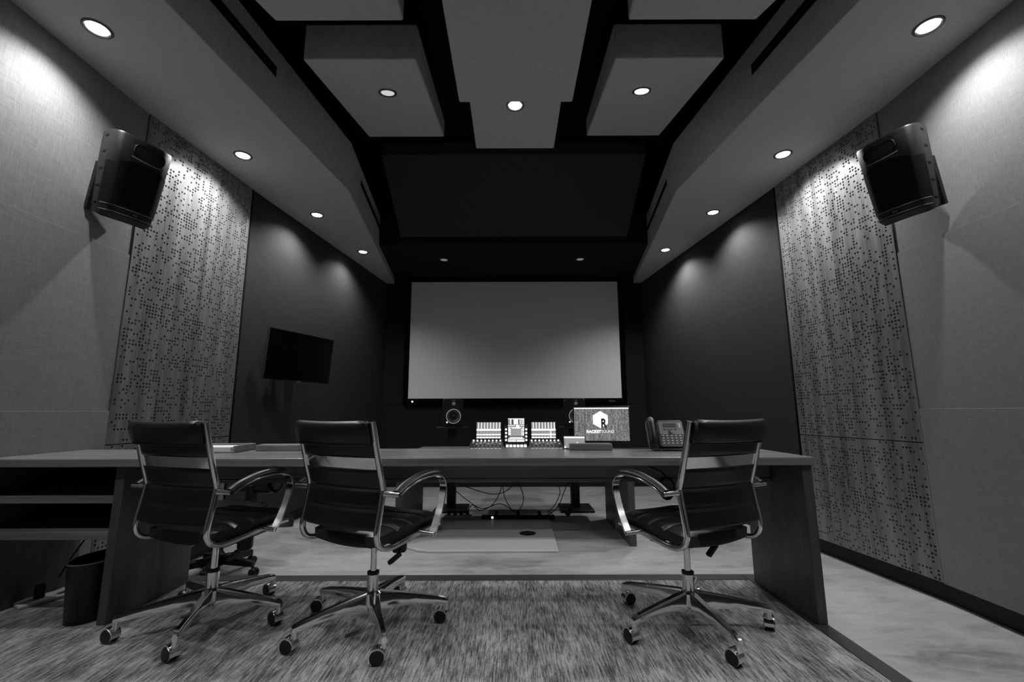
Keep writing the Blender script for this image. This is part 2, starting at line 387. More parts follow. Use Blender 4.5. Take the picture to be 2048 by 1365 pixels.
downlight(on_slope(-0.955, 3.085, 3.477), 'dim downlight in the sloping cloud nearer the left soffit', n=sl, power=CLOUD_W, size=66, lamp='lamp_dim', aim=(0, 0.1, -1), group='cloud downlights')
downlight(on_slope(1.005, 3.075, 3.480), 'bright downlight in the sloping cloud nearer the right soffit', n=sl, power=CLOUD_W, size=66, aim=(0, 0.1, -1), group='cloud downlights')
downlight((0.03, 3.165, 3.55), 'bright downlight in the short middle cloud', power=CLOUD_W, size=66, group='cloud downlights')
for x, wh in ((-0.95, 'left near cloud'), (0.03, 'long middle cloud'), (1.0, 'right near cloud')):
    downlight((x, 1.25, 3.45 if x != 0.03 else 3.30), 'downlight in the %s above the top edge of the view' % wh, power=REAR_W, size=62, group='cloud downlights')
downlight((-1.004, 6.306, 3.392), 'unlit downlight above the left side of the projection screen', lamp='lamp_off', group='bulkhead downlights')
downlight((1.011, 6.302, 3.392), 'unlit downlight above the right side of the projection screen', lamp='lamp_off', group='bulkhead downlights')

# ------------------------------------------------------------------ slot vents in the soffit faces
def vent(a, b, z0, z1, side, label):
    a, b = Vector(a), Vector(b); t = (b - a).normalized(); n = Vector((-t.y, t.x)) * side
    root = empty('slot_vent', ((a.x + b.x) / 2, (a.y + b.y) / 2, z0), label=label, cat='air vent', group='slot vents in the soffits')
    inv = Matrix.Translation(-root.location)
    def bar(p, q, za, zb, d0, d1):
        c = []
        for z in (za, zb):
            for pt, d in ((p, d0), (q, d0), (q, d1), (p, d1)): v = pt + n * d; c.append(inv @ Vector((v.x, v.y, z)))
        return c
    MB().hexa(bar(a, b, z0 + 0.004, z1 - 0.004, -0.002, 0.002)).build('slot', M['black'], root)
    MB().hexa(bar(a, b, z0, z0 + 0.005, -0.002, 0.004)).hexa(bar(a, b, z1 - 0.005, z1, -0.002, 0.004)).hexa(bar(b - t * 0.006, b, z0, z1, -0.002, 0.004)).hexa(bar(a, a + t * 0.006, z0, z1, -0.002, 0.004)).build('frame', M['black_plastic'], root)
    MB().hexa(bar(a + t * 0.01, b - t * 0.01, (z0 + z1) / 2 - 0.003, (z0 + z1) / 2 + 0.003, -0.002, 0.003)).build('deflector', M['dark_plastic'], root)
def lerp2(a, b, y): k = (y - a[1]) / (b[1] - a[1]); return (a[0] + (b[0] - a[0]) * k, y)
vent(lerp2(LS[0], LS[1], 1.5), lerp2(LS[0], LS[1], 2.0), 3.575, 3.655, -1, 'short slot vent in the left soffit above the viewpoint')
vent(lerp2(LS[1], LS[2], 2.03), lerp2(LS[1], LS[2], 2.888), 3.575, 3.655, -1, 'long slot vent in the left soffit reaching the top edge')
vent(lerp2(LS[2], LS[3], 4.50), lerp2(LS[2], LS[3], 5.97), 3.60, 3.665, -1, 'slot vent in the left soffit near the dark sloping panel')
vent(lerp2(RS[1], RS[2], 2.04), lerp2(RS[1], RS[2], 2.866), 3.560, 3.640, 1, 'long slot vent in the right soffit reaching the top edge')
vent(lerp2(RS[2], RS[3], 4.43), lerp2(RS[2], RS[3], 5.92), 3.56, 3.62, 1, 'slot vent in the right soffit near the dark sloping panel')

# ------------------------------------------------------------------ projection screen
ps = empty('projection_screen', (0.044, 7.18, 1.293), label='large blank projection screen in a black frame on the front wall', cat='projection screen')
def frame_mb(x0, x1, z0, z1, wd, y0, y1):
    return MB().box(x0, x1, y0, y1, z0, z0 + wd).box(x0, x1, y0, y1, z1 - wd, z1).box(x0, x0 + wd, y0, y1, z0 + wd, z1 - wd).box(x1 - wd, x1, y0, y1, z0 + wd, z1 - wd)
frame_mb(-1.797, 1.797, 0.0, 2.094, 0.081, -0.035, 0.035).build('frame', M['velvet'], ps, bevel=0.006)
MB().box(-1.72, 1.72, -0.012, 0.0, 0.078, 2.016).build('screen_cloth', M['screen_white'], ps)
MB().box(-1.648, -1.626, -0.038, -0.034, 0.022, 0.044).build('sensor', M['led'], ps)
MB().box(1.50, 1.60, -0.038, -0.034, 0.026, 0.046).build('badge', M['mid_plastic'], ps)

# ------------------------------------------------------------------ wall television
tvn = Vector((math.cos(R(-19.5)) * math.cos(R(4.5)), math.sin(R(-19.5)) * math.cos(R(4.5)), -math.sin(R(4.5))))
tv = empty('television', label='black flat television on an arm on the dark left wall', cat='television')
tv.matrix_world = facing((-2.245, 4.70, 1.737), tvn)
TW, THh = 0.88, 0.508
MB().box(-TW / 2, TW / 2, 0.0, 0.022, -THh / 2, THh / 2).box(-0.28, 0.28, 0.022, 0.05, -0.2, 0.12).build('housing', M['black_plastic'], tv, bevel=0.004)
MB().box(-TW / 2 + 0.009, TW / 2 - 0.009, -0.003, 0.001, -THh / 2 + 0.014, THh / 2 - 0.009).build('screen', M['glass_black'], tv)
frame_mb(-TW / 2, TW / 2, -THh / 2, THh / 2, 0.008, -0.005, 0.004).build('bezel', M['black_plastic'], tv)
MB().box(-TW / 2 - 0.002, -TW / 2 + 0.002, -0.005, 0.012, -THh / 2, THh / 2).build('side_trim', M['satin'], tv)
MB().box(-0.02, 0.02, -0.006, 0.002, -THh / 2 - 0.006, -THh / 2 + 0.006).build('badge', M['grey_plastic'], tv)
mb = MB().box(-0.2, -0.17, 0.05, 0.075, -0.2, 0.2).box(0.17, 0.2, 0.05, 0.075, -0.2, 0.2).box(-0.2, 0.2, 0.05, 0.07, -0.03, 0.03)
mb.tbox(Matrix.Translation((0, 0.07, 0)) @ Matrix.Rotation(R(20), 4, 'Z'), -0.03, 0.03, 0.0, 0.05, -0.04, 0.04)
mb.build('wall_mount', M['black_plastic'], tv, bevel=0.003)
MB().box(-0.06, 0.06, 0.112, 0.135, -0.16, 0.16).build('wall_plate', M['black_plastic'], tv)

# ------------------------------------------------------------------ wall loudspeakers
def wall_speaker(loc, yaw, tilt, roll, mirror, label, wall_x):
    n = (math.cos(R(yaw)) * math.cos(R(tilt)), math.sin(R(yaw)) * math.cos(R(tilt)), -math.sin(R(tilt)))
    t = empty('wall_speaker', label=label, cat='loudspeaker', group='wall loudspeakers'); t.matrix_world = facing(loc, n, roll)
    W, H, D = 0.350, 0.525, 0.185
    def plan(w0, grow=0.0, front=0.0):
        h = w0 / 2 + grow; pts = [(-h * 0.74, D), (-h, 0.062)]
        for k in range(6):
            a = R(180 + 62 * k / 5); pts.append((-h + 0.055 + 0.055 * math.cos(a), 0.045 + 0.075 * math.sin(a) * 0.9))
        for k in range(1, 6):
            u = -0.6 + 1.2 * k / 6; pts.append((u * (h - 0.045) / 0.62, -0.026 - 0.012 * (1 - (u / 0.6) ** 2)))
        for k in range(6):
            a = R(298 + 62 * k / 5); pts.append((h - 0.055 + 0.055 * math.cos(a), 0.045 + 0.075 * math.sin(a) * 0.9))
        pts += [(h, 0.062), (h * 0.74, D)]
        return pts
    P = plan(W)
    mb = MB(); nP = len(P)
    lev = [(-H / 2 + 0.0, 0.80, 0.03), (-H / 2 + 0.03, 0.86, 0.0), (H / 2 - 0.17, 0.965, 0.0), (H / 2 - 0.012, 1.0, 0.0), (H / 2, 0.975, 0.004)]
    pts = []
    for z, s, dy in lev:
        for x, y in P: pts.append((x * s, y * s + dy, z + (0.045 * max(0, y) / D if z < -H / 2 + 0.02 else 0)))
    fc = [(i * nP + j, i * nP + (j + 1) % nP, (i + 1) * nP + (j + 1) % nP, (i + 1) * nP + j) for i in range(4) for j in range(nP)]
    fc += [tuple(range(nP - 1, -1, -1)), tuple(4 * nP + j for j in range(nP))]
    mb.add(pts, fc); mb.build('cabinet', M['speaker_body'], t, angle=30)
    # grille: the lower front, standing a little proud, rounded at the top corners
    G = [p for p in plan(W, 0.0025) if p[1] < 0.055]; G = [(x, y - 0.004) for x, y in G]; ng = len(G)
    def tap(z): return 0.86 + 0.14 * (z + H / 2 - 0.03) / (H - 0.042)
    g = MB(); pts = []
    for z in (-H / 2 + 0.085, H / 2 - 0.19, H / 2 - 0.165):
        for x, y in G:
            zz = z
            if z > H / 2 - 0.17: zz = z - 0.03 * (abs(x) / (W / 2)) ** 4 + 0.016 * (1 - (x / (W / 2)) ** 2)
            pts.append((x * tap(zz), y, zz))
    for z in (H / 2 - 0.165, H / 2 - 0.19, -H / 2 + 0.085):
        for x, y in G:
            zz = z
            if z > H / 2 - 0.17: zz = z - 0.03 * (abs(x) / (W / 2)) ** 4 + 0.016 * (1 - (x / (W / 2)) ** 2)
            pts.append((x * tap(zz), y + 0.012, zz))
    fc = [(i * ng + j, i * ng + j + 1, (i + 1) * ng + j + 1, (i + 1) * ng + j) for i in range(5) for j in range(ng - 1)]
    fc += [(5 * ng + j, 5 * ng + j + 1, j + 1, j) for j in range(ng - 1)]
    g.add(pts, fc); g.build('grille', M['grille'], t, angle=40)
    # horn mouth
    h = MB(); zc = H / 2 - 0.075
    a = [(x, -0.041, z + zc) for x, z in rrect(0.185, 0.066, 0.026)]; b = [(x, 0.0, z + zc) for x, z in rrect(0.085, 0.035, 0.012)]
    k = len(a); h.add(a + b, [(i, (i + 1) % k, k + (i + 1) % k, k + i) for i in range(k)] + [tuple(range(k, 2 * k))])
    h2 = MB(); ro = [(x, z + zc) for x, z in rrect(0.192, 0.073, 0.029)]
    h2.add([(x, -0.030, z) for x, z in ro] + [(x, -0.042, z) for x, z in ro] + [(x, y, z) for x, y, z in a],
           [(i, (i + 1) % k, k + (i + 1) % k, k + i) for i in range(k)] + [(k + i, k + (i + 1) % k, 2 * k + (i + 1) % k, 2 * k + i) for i in range(k)])
    h.build('horn', M['grille'], t); h2.build('horn_rim', M['black_plastic'], t)
    MB().sweep([(x, -0.0445 + 0.010 * (x / 0.1) ** 2, H / 2 - 0.125 - 0.006 * (1 - (x / 0.1) ** 2)) for x in (-0.10, -0.07, -0.035, 0, 0.035, 0.07, 0.10)], [(-0.0025, -0.003), (0.0025, -0.003), (0.0025, 0.003), (-0.0025, 0.003)], up=(0, 0, 1)).build('horn_lip', M['satin'], t)
    # bright trim lines at the foot, badge, side slots
    for z in (-H / 2 + 0.078, -H / 2 + 0.040):
        sec = [(-0.002, -0.0012), (0.002, -0.0012), (0.002, 0.0012), (-0.002, 0.0012)]
        MB().sweep([(x * tap(z), y - 0.0055, z) for x, y in G], sec, up=(0, 0, 1)).build('trim_line', M['satin'], t)
    MB().box(-0.014, 0.014, -0.046, -0.036, -H / 2 + 0.051, -H / 2 + 0.068).build('badge', M['mid_plastic'], t, bevel=0.002)
    for s in (-1, 1):
        for z in (0.225, 0.125, 0.02, -0.085, -0.19):
            p0 = Vector((s * W / 2 * tap(z), 0.062)); p1 = Vector((s * W / 2 * 0.74 * tap(z), D)); q0 = p0.lerp(p1, 0.12); q1 = p0.lerp(p1, 0.52); o = Vector((0.14, 0.043)).normalized() * 0.0015; o.x *= s
            m_ = MB(); m_.add([(q0.x + o.x, q0.y + o.y, z - 0.008), (q1.x + o.x, q1.y + o.y, z - 0.006), (q1.x + o.x, q1.y + o.y, z + 0.004), (q0.x + o.x, q0.y + o.y, z + 0.008)], [(0, 1, 2, 3)])
            m_.build('side_slot', M['black'], t)
    MB().box(-0.124, 0.124, D - 0.015, D + 0.012, -0.235, 0.07).build('wall_bracket', M['black_plastic'], t, bevel=0.004)
    return t
wall_speaker((-2.362, 2.615, 2.592), -10, 13, R(-3.5), False, 'black loudspeaker mounted high on the left wall', -2.605)
wall_speaker((2.362, 2.568, 2.582), 190, 13, R(3.0), True, 'black loudspeaker mounted high on the right wall', 2.635)

# ------------------------------------------------------------------ front desk on the platform
DT = PL + 0.76
dk = empty('studio_desk', (-0.57, 2.5, PL), label='long walnut desk across the room with open shelves at its left end', cat='desk')
def dbox(x0, x1, y0, y1, z0, z1): return MB().box(x0 + 0.57, x1 + 0.57, y0 - 2.5, y1 - 2.5, z0 - PL, z1 - PL)
dbox(-2.60, 1.46, 2.22, 2.79, DT - 0.04, DT).build('desktop', M['desk_wood'], dk, bevel=0.0035)
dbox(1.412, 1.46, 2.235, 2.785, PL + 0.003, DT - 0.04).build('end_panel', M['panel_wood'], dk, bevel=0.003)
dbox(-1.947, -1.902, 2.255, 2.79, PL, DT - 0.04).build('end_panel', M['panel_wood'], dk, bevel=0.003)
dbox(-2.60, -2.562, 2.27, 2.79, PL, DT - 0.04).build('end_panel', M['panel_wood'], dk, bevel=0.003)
dbox(-1.902, 1.412, 2.52, 2.555, DT - 0.140, DT - 0.04).build('apron', M['desk_wood'], dk, bevel=0.003)
dbox(-1.902, 1.412, 2.515, 2.560, DT - 0.160, DT - 0.141).build('cable_rail', M['desk_wood'], dk, bevel=0.002)
dbox(-2.562, -1.947, 2.275, 2.76, 0.722, 0.757).build('shelf', M['desk_wood'], dk, bevel=0.002)
dbox(-2.562, -1.947, 2.275, 2.76, 0.552, 0.590).build('shelf', M['desk_wood'], dk, bevel=0.002)
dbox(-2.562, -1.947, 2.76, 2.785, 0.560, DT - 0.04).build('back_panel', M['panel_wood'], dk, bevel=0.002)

# ------------------------------------------------------------------ console desk in front of the screen
cdk = empty('console_desk', (0.03, 4.6, 0), label='lower wooden desk behind the long one, carrying the mixing controllers', cat='desk')
def cbox(x0, x1, y0, y1, z0, z1): return MB().box(x0 - 0.03, x1 - 0.03, y0 - 4.6, y1 - 4.6, z0, z1)
cbox(-1.05, 1.105, 4.08, 5.36, 0.72, 0.76).build('desktop', M['desk_wood'], cdk, bevel=0.003)
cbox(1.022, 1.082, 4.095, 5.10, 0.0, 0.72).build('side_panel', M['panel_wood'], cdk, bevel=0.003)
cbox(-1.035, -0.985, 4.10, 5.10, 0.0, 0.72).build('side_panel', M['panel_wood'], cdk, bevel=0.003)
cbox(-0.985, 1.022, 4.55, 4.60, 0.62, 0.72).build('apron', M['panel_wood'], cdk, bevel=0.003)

# ------------------------------------------------------------------ studio monitors on stands
def studio_monitor(loc, yaw, label):
    t = empty('studio_monitor', loc, (0, 0, R(yaw)), label=label, cat='loudspeaker', group='studio monitors on stands')
    W, H, D = 0.250, 0.345, 0.29
    MB().prism(rrect(W, H, 0.03), -0.001, D, mtx=Matrix.Translation((0, 0, H / 2)) @ Matrix.Rotation(R(-90), 4, 'X')).build('cabinet', M['speaker_body'], t, bevel=0.008)
    f = Matrix.Translation((0.0, 0, 0)) @ Matrix.Rotation(R(90), 4, 'X')
    def disc(prof, cz): return MB().lathe(prof, 40, Matrix.Translation((0.012, 0, cz)) @ Matrix.Rotation(R(90), 4, 'X'), cap=False)
    disc([(0.080, 0.0), (0.080, 0.008), (0.089, 0.008), (0.089, 0.0)], 0.132).build('woofer_ring', M['white_ring'], t)
    disc([(0.079, 0.004), (0.070, 0.010), (0.062, 0.006), (0.054, 0.004), (0.022, -0.016)][::1], 0.132).build('woofer_cone', M['dark_plastic'], t)
    disc([(0.022, 0.001), (0.018, 0.009), (0.010, 0.014), (0.0005, 0.016)], 0.132).build('dust_cap', M['black_plastic'], t)
    disc([(0.030, 0.0), (0.026, 0.004), (0.012, 0.002)], 0.283).build('tweeter_waveguide', M['dark_plastic'], t)
    disc([(0.0165, 0.002), (0.0165, 0.006), (0.0120, 0.006), (0.012, 0.003)], 0.283).build('tweeter_ring', M['white_ring'], t)
    disc([(0.012, 0.002), (0.008, 0.007), (0.0005, 0.009)], 0.283).build('tweeter_dome', M['grey_plastic'], t)
    disc([(0.008, 0.0), (0.008, 0.004), (0.0005, 0.005)], 0.060).build('power_light', M['led'], t).location.x = -0.078
    MB().box(-0.085, 0.105, -0.003, 0.004, 0.018, 0.034).build('bass_port', M['black'], t)
    MB().box(-0.006, 0.030, -0.003, 0.002, 0.317, 0.324).build('badge', M['grey_plastic'], t)
    return t
def monitor_stand(x, y, label):
    t = empty('speaker_stand', (x, y, 0), label=label, cat='stand', group='stands of the studio monitors')
    MB().box(-0.18, 0.18, -0.14, 0.17, 0.962, 0.978).build('top_plate', M['black_plastic'], t, bevel=0.003)
    MB().box(-0.052, 0.052, -0.04, 0.06, 0.03, 0.962).build('column', M['black_plastic'], t, bevel=0.006)
    MB().box(-0.19, 0.20, -0.19, 0.22, 0.0, 0.03).build('base_plate', M['black_plastic'], t, bevel=0.004)
    return t
monitor_stand(-0.735, 5.58, 'black speaker stand on the left behind the console desk')
monitor_stand(0.755, 5.58, 'black speaker stand on the right behind the computer monitor')
studio_monitor((-0.725, 5.47, 0.978), 6, 'small black studio monitor with a pale cone ring, standing clear on the left stand')
studio_monitor((0.765, 5.47, 0.978), -4, 'small black studio monitor partly hidden behind the computer monitor')

# ------------------------------------------------------------------ mixing controllers with tablets
def tablet_screen(x0, x1, z0, z1, rects):
    """rects in 0..1 of the glass: (x0,x1,z0,z1,material index)"""
    mb = MB(); y = 0.0
    mb.add([(x0, y, z0), (x1, y, z0), (x1, y, z1), (x0, y, z1)], [(0, 1, 2, 3)], 0)
    for a, b, c, d, m in rects:
        X0, X1 = x0 + (x1 - x0) * a, x0 + (x1 - x0) * b; Z0, Z1 = z0 + (z1 - z0) * c, z0 + (z1 - z0) * d
        mb.add([(X0, y - 0.0006, Z0), (X1, y - 0.0006, Z0), (X1, y - 0.0006, Z1), (X0, y - 0.0006, Z1)], [(0, 1, 2, 3)], m)
    return mb
SCR = [M['lit_dim'], M['lit_mid'], M['lit']]
def bank_rects():
    r = []
    for k in range(8):
        r += [(k / 8 + 0.008, k / 8 + 0.062, 0.60, 0.985, 1), (k / 8 + 0.068, k / 8 + 0.098, 0.60, 0.985, 2)]
        r += [(k / 8 + 0.006, k / 8 + 0.119, 0.29, 0.445, 1), (k / 8 + 0.008, k / 8 + 0.115, 0.02, 0.10, 2), (k / 8 + 0.01, k / 8 + 0.117, 0.13, 0.19, 1)]
    return r + [(0.0, 1.0, 0.47, 0.585, 2), (0.0, 1.0, 0.20, 0.275, 2)]
def fader_controller(x, label):
    t = empty('fader_controller', (x, 4.45, 0.76), label=label, cat='mixing controller', group='fader controllers with tablets')
    W = 0.31
    MB().hexa([(-W / 2 - 0.012, -0.33, 0), (W / 2 + 0.012, -0.33, 0), (W / 2, 0.03, 0), (-W / 2, 0.03, 0), (-W / 2 - 0.012, -0.33, 0.045), (W / 2 + 0.012, -0.33, 0.045), (W / 2 - 0.006, 0.03, 0.135), (-W / 2 + 0.006, 0.03, 0.135)]).build('body', M['dark_plastic'], t, bevel=0.004)
    sl_ = Matrix.Translation((0, -0.15, 0.09)) @ Matrix.Rotation(math.atan2(0.09, 0.36), 4, 'X')
    for k in range(8):
        xx = -W / 2 + 0.025 + k * 0.037
        MB().tbox(sl_, xx - 0.002, xx + 0.002, -0.08, 0.07, 0.0, 0.0015).build('fader_slot', M['black'], t)
        yy = 0.045 - 0.02 * ((k * 5) % 3)
        MB().tbox(sl_, xx - 0.006, xx + 0.006, yy - 0.012, yy + 0.012, 0.002, 0.014).build('fader_cap', M['white_plastic'], t, bevel=0.002)
        MB().lathe([(0.0075, 0.0), (0.0075, 0.010), (0.005, 0.012)], 14, sl_ @ Matrix.Translation((xx, 0.12, 0.001))).build('knob', M['lit'], t)
        MB().tbox(sl_, xx - 0.012, xx + 0.012, -0.11, -0.10, 0.0, 0.004).build('lit_button', M['lit'], t)
    return t
def tablet(x, y, z, w, h, rects, label, tilt=12, yaw=0, group=None):
    t = empty('tablet', (x, y, z), (R(-tilt), 0, R(yaw)), label=label, cat='tablet', group=group)
    MB().box(-w / 2, w / 2, 0.001, 0.009, 0, h).build('housing', M['black_plastic'], t, bevel=0.003)
    e = 0.006
    tablet_screen(-w / 2 + e, w / 2 - e, e, h - e, rects).build('screen', SCR, t, smooth=False)
    return t
fader_controller(-0.245, 'mixing controller with a row of faders below the left tablet')
fader_controller(0.318, 'mixing controller with a row of faders below the right tablet')
tablet(-0.232, 4.44, 0.897, 0.250, 0.172, bank_rects(), 'lit tablet standing above the left row of faders', group='lit tablets on the controllers')
tablet(0.308, 4.44, 0.897, 0.250, 0.172, bank_rects() + [(0.76, 0.82, 0.1, 0.5, 2)], 'lit tablet standing above the right row of faders', group='lit tablets on the controllers')
dock = empty('control_dock', (0.038, 4.40, 0.76), label='narrow controller between the two fader banks with glowing knobs beside a tablet', cat='mixing controller')
MB().hexa([(-0.105, -0.26, 0), (0.105, -0.26, 0), (0.105, 0.045, 0), (-0.105, 0.045, 0), (-0.105, -0.26, 0.05), (0.105, -0.26, 0.05), (0.104, 0.045, 0.100), (-0.104, 0.045, 0.100)]).build('body', M['dark_plastic'], dock, bevel=0.004)
MB().box(-0.112, 0.112, 0.045, 0.06, 0.0, 0.27).build('back_plate', M['dark_plastic'], dock, bevel=0.004)
for s in (-1, 1):
    for k in range(4):
        MB().lathe([(0.010, 0), (0.010, 0.012), (0.007, 0.015)], 14, Matrix.Translation((s * 0.099, 0.045, 0.128 + k * 0.034)) @ Matrix.Rotation(R(90), 4, 'X')).build('knob', M['lit'], dock)
dsl = Matrix.Translation((0, -0.10, 0.0765)) @ Matrix.Rotation(math.atan2(0.05, 0.305), 4, 'X')
for k in range(6):
    for j in range(2):
        xx = -0.085 + k * 0.034
        MB().tbox(dsl, xx - 0.012, xx + 0.012, -0.02 + j * 0.05, 0.008 + j * 0.05, 0.0, 0.004).build('lit_button', M['lit'], dock)
rects = [(0.02, 0.13, 0.30, 0.40, 2), (0.02, 0.13, 0.42, 0.60, 2), (0.88, 0.98, 0.28, 0.42, 2), (0.88, 0.98, 0.45, 0.60, 2), (0.22, 0.78, 0.26, 0.56, 1), (0.0, 0.48, 0.03, 0.09, 2), (0.52, 1.0, 0.03, 0.09, 2), (0.0, 1.0, 0.12, 0.155, 2), (0.1, 0.9, 0.18, 0.21, 2), (0.0, 1.0, 0.62, 0.64, 2), (0.35, 0.62, 0.74, 0.97, 2), (0.0, 1.0, 0.955, 0.98, 2), (0.14, 0.2, 0.74, 0.97, 2), (0.72, 0.78, 0.74, 0.97, 2), (0.84, 0.9, 0.74, 0.97, 2), (0.94, 0.99, 0.74, 0.97, 2), (0.02, 0.12, 0.74, 0.95, 1), (0.5, 0.7, 0.57, 0.72, 2), (0.0, 0.45, 0.68, 0.71, 2), (0.75, 1.0, 0.68, 0.71, 2), (0.2, 0.8, 0.57, 0.6, 2), (0.15, 0.18, 0.26, 0.56, 2), (0.81, 0.84, 0.26, 0.56, 2)]
tablet(0.038, 4.385, 0.864, 0.170, 0.245, rects, 'lit upright tablet between the two columns of glowing knobs', tilt=10)

# ------------------------------------------------------------------ computer monitor with the studio's wallpaper
cm = empty('computer_monitor', (0.862, 4.36, 0.76), (0, 0, R(-7)), label='computer monitor showing a white hexagon logo on a dotted wallpaper', cat='computer monitor')
CW, CH, CZ = 0.545, 0.350, 0.102
MB().box(-CW / 2, CW / 2, 0.0, 0.03, CZ, CZ + CH).box(-0.14, 0.14, 0.03, 0.06, CZ + 0.07, CZ + 0.28).build('housing', M['black_plastic'], cm, bevel=0.004)
mb = MB(); x0, x1, z0, z1 = -CW / 2 + 0.012, CW / 2 - 0.012, CZ + 0.022, CZ + CH - 0.014
mb.add([(x0, -0.001, z0), (x1, -0.001, z0), (x1, -0.001, z1), (x0, -0.001, z1)], [(0, 1, 2, 3)], 0)
mb.add([(x0, -0.0016, z1 - 0.011), (x1, -0.0016, z1 - 0.011), (x1, -0.0016, z1), (x0, -0.0016, z1)], [(0, 1, 2, 3)], 2)
rnd = random.Random(5); g = 0.0118
for i in range(int((x1 - x0) / g)):
    for j in range(int((z1 - z0 - 0.014) / g)):
        if rnd.random() < 0.36:
            cx, cz = x0 + (i + 0.5) * g, z0 + (j + 0.5) * g
            mb.add([(cx + 0.0042 * math.cos(R(60 * k)), -0.0016, cz + 0.0042 * math.sin(R(60 * k))) for k in range(6)], [tuple(range(6))], 1)
def wallpaper(nt, b):
    nt.links.new(ramp(nt, noise(nt, (60, 1, 5), 3), [(0.3, 0.07), (0.7, 0.26)]), b.inputs['Emission Strength'])
M['lit_wood2'] = mat('lit wallpaper wood', 0.1, 0.4, emit=0.14, build=wallpaper); M['lit_wood2'].cycles.emission_sampling = 'NONE'
mb.build('screen', [M['lit_wood2'], M['lit_dot'], M['lit_logo']], cm, smooth=False)
hx, hz, hr = -0.010, CZ + 0.222, 0.082
hexg = MB(); hp = [(hx + hr * math.sin(R(60 * k)), hz + hr * math.cos(R(60 * k))) for k in range(6)]
hexg.add([(x, -0.0024, z) for x, z in hp], [tuple(range(6))]); hexg.build('hexagon_emblem', M['lit_logo'], cm, smooth=False)
text_mesh('emblem_letter', 'R', 0.118, M['lit_dot'], cm, (hx + 0.030, -0.0034, hz - 0.074), (R(90), 0, 0), offset=0.004, xscale=0.75, depth=0.0003)
text_mesh('lettering', 'RACKET', 0.037, M['lit_logo'], cm, (hx + 0.004, -0.0034, CZ + 0.096), (R(90), 0, 0), offset=0.0022, depth=0.0003, align='RIGHT')
text_mesh('lettering', 'SOUND', 0.037, M['lit_logo'], cm, (hx + 0.008, -0.0034, CZ + 0.096), (R(90), 0, 0), depth=0.0003, align='LEFT', xscale=0.92)
MB().box(-0.03, 0.03, 0.045, 0.07, 0.012, CZ + 0.15).box(-0.12, 0.12, -0.06, 0.14, 0.0, 0.012).build('stand', M['black_plastic'], cm, bevel=0.003)

# ------------------------------------------------------------------ small things on the front desk
def rbox(w, d, h): return MB().box(-w / 2, w / 2, -d / 2, d / 2, 0, h)
t = empty('wooden_box', (0.455, 2.655, DT), (0, 0, R(-3)), label='flat pale wooden box on the desk in front of the computer monitor', cat='box', group='flat wooden boxes')
rbox(0.245, 0.07, 0.036).build('body', M['tray_wood'], t, bevel=0.004); MB().box(-0.12, 0.12, -0.034, 0.034, 0.036, 0.0375).build('lid', M['tray_wood'], t)
t = empty('wooden_box', (-1.362, 2.68, DT), (0, 0, R(1)), label='flat pale wooden box on the desk behind the first gap between chairs', cat='box', group='flat wooden boxes')
rbox(0.25, 0.09, 0.034).build('body', M['tray_wood'], t, bevel=0.004); MB().box(-0.122, 0.122, -0.043, 0.043, 0.034, 0.0355).build('lid', M['tray_wood'], t)
t = empty('document_tray', (-1.715, 2.63, DT), (0, 0, R(4)), label='shallow wooden tray of white papers on the desk behind the leftmost chair', cat='tray')
MB().box(-0.17, 0.17, -0.115, 0.115, 0, 0.008).box(0.158, 0.17, -0.115, 0.115, 0.008, 0.038).box(-0.17, 0.158, 0.103, 0.115, 0.008, 0.038).box(-0.17, -0.158, -0.115, 0.103, 0.008, 0.038).build('body', M['tray_wood'], t, bevel=0.002)
tag(MB().box(-1.85, -1.575, 2.545, 2.715, DT + 0.0085, DT + 0.029).build('paper_stack', M['paper'], smooth=False), 'stack of white papers lying in the shallow wooden tray', 'papers')
p_ = empty('pen', (-1.965, 2.42, DT + 0.007), label='short black pen lying on the desk beside the leftmost chair', cat='pen')
MB().cyl((-0.02, 0, 0), (0.10, 0.03, 0), 0.006).build('barrel', M['black_plastic'], p_); MB().cyl((0.10, 0.03, 0), (0.125, 0.0375, 0), 0.006, r2=0.0015).build('tip', M['satin'], p_)
tablet(0.372, 2.715, DT, 0.135, 0.080, [(0, 1, 0.86, 1.0, 2), (0.0, 0.08, 0.0, 0.14, 2), (0.0, 1.0, 0.0, 0.84, 1), (0.6, 0.68, 0.35, 0.5, 2)], 'small lit tablet leaning behind the flat wooden box under the logo screen', tilt=14, yaw=-4)

# desk telephone
ph = empty('desk_phone', (0.888, 2.60, DT), (0, 0, R(-4)), label='grey office telephone with keypad on the desk left of the rightmost chair', cat='telephone')
tl = Matrix.Translation((0.02, -0.03, 0.022)) @ Matrix.Rotation(R(62), 4, 'X')      # face leans back
MB().prism(rrect(0.142, 0.165, 0.012), -0.012, 0.012, mtx=tl @ Matrix.Translation((0.005, 0.078, 0))).build('body', M['mid_plastic'], ph, bevel=0.003)
MB().box(-0.06, 0.10, -0.06, 0.07, 0.0, 0.014).hexa([(-0.05, -0.01, 0.01), (0.08, -0.01, 0.01), (0.08, 0.05, 0.01), (-0.05, 0.05, 0.01), (-0.05, 0.03, 0.11), (0.08, 0.03, 0.11), (0.08, 0.06, 0.11), (-0.05, 0.06, 0.11)]).build('foot', M['black_plastic'], ph, bevel=0.004)
MB().prism(rrect(0.135, 0.078, 0.008), 0.012, 0.0135, mtx=tl @ Matrix.Translation((0.006, 0.110, 0))).build('face_plate', M['grey_plastic'], ph)
MB().tbox(tl, -0.037, 0.037, 0.115, 0.140, 0.0135, 0.015).build('display', M['dark_plastic'], ph)
MB().tbox(tl, 0.050, 0.062, 0.112, 0.140, 0.0135, 0.0155).build('line_keys', M['white_plastic'], ph)
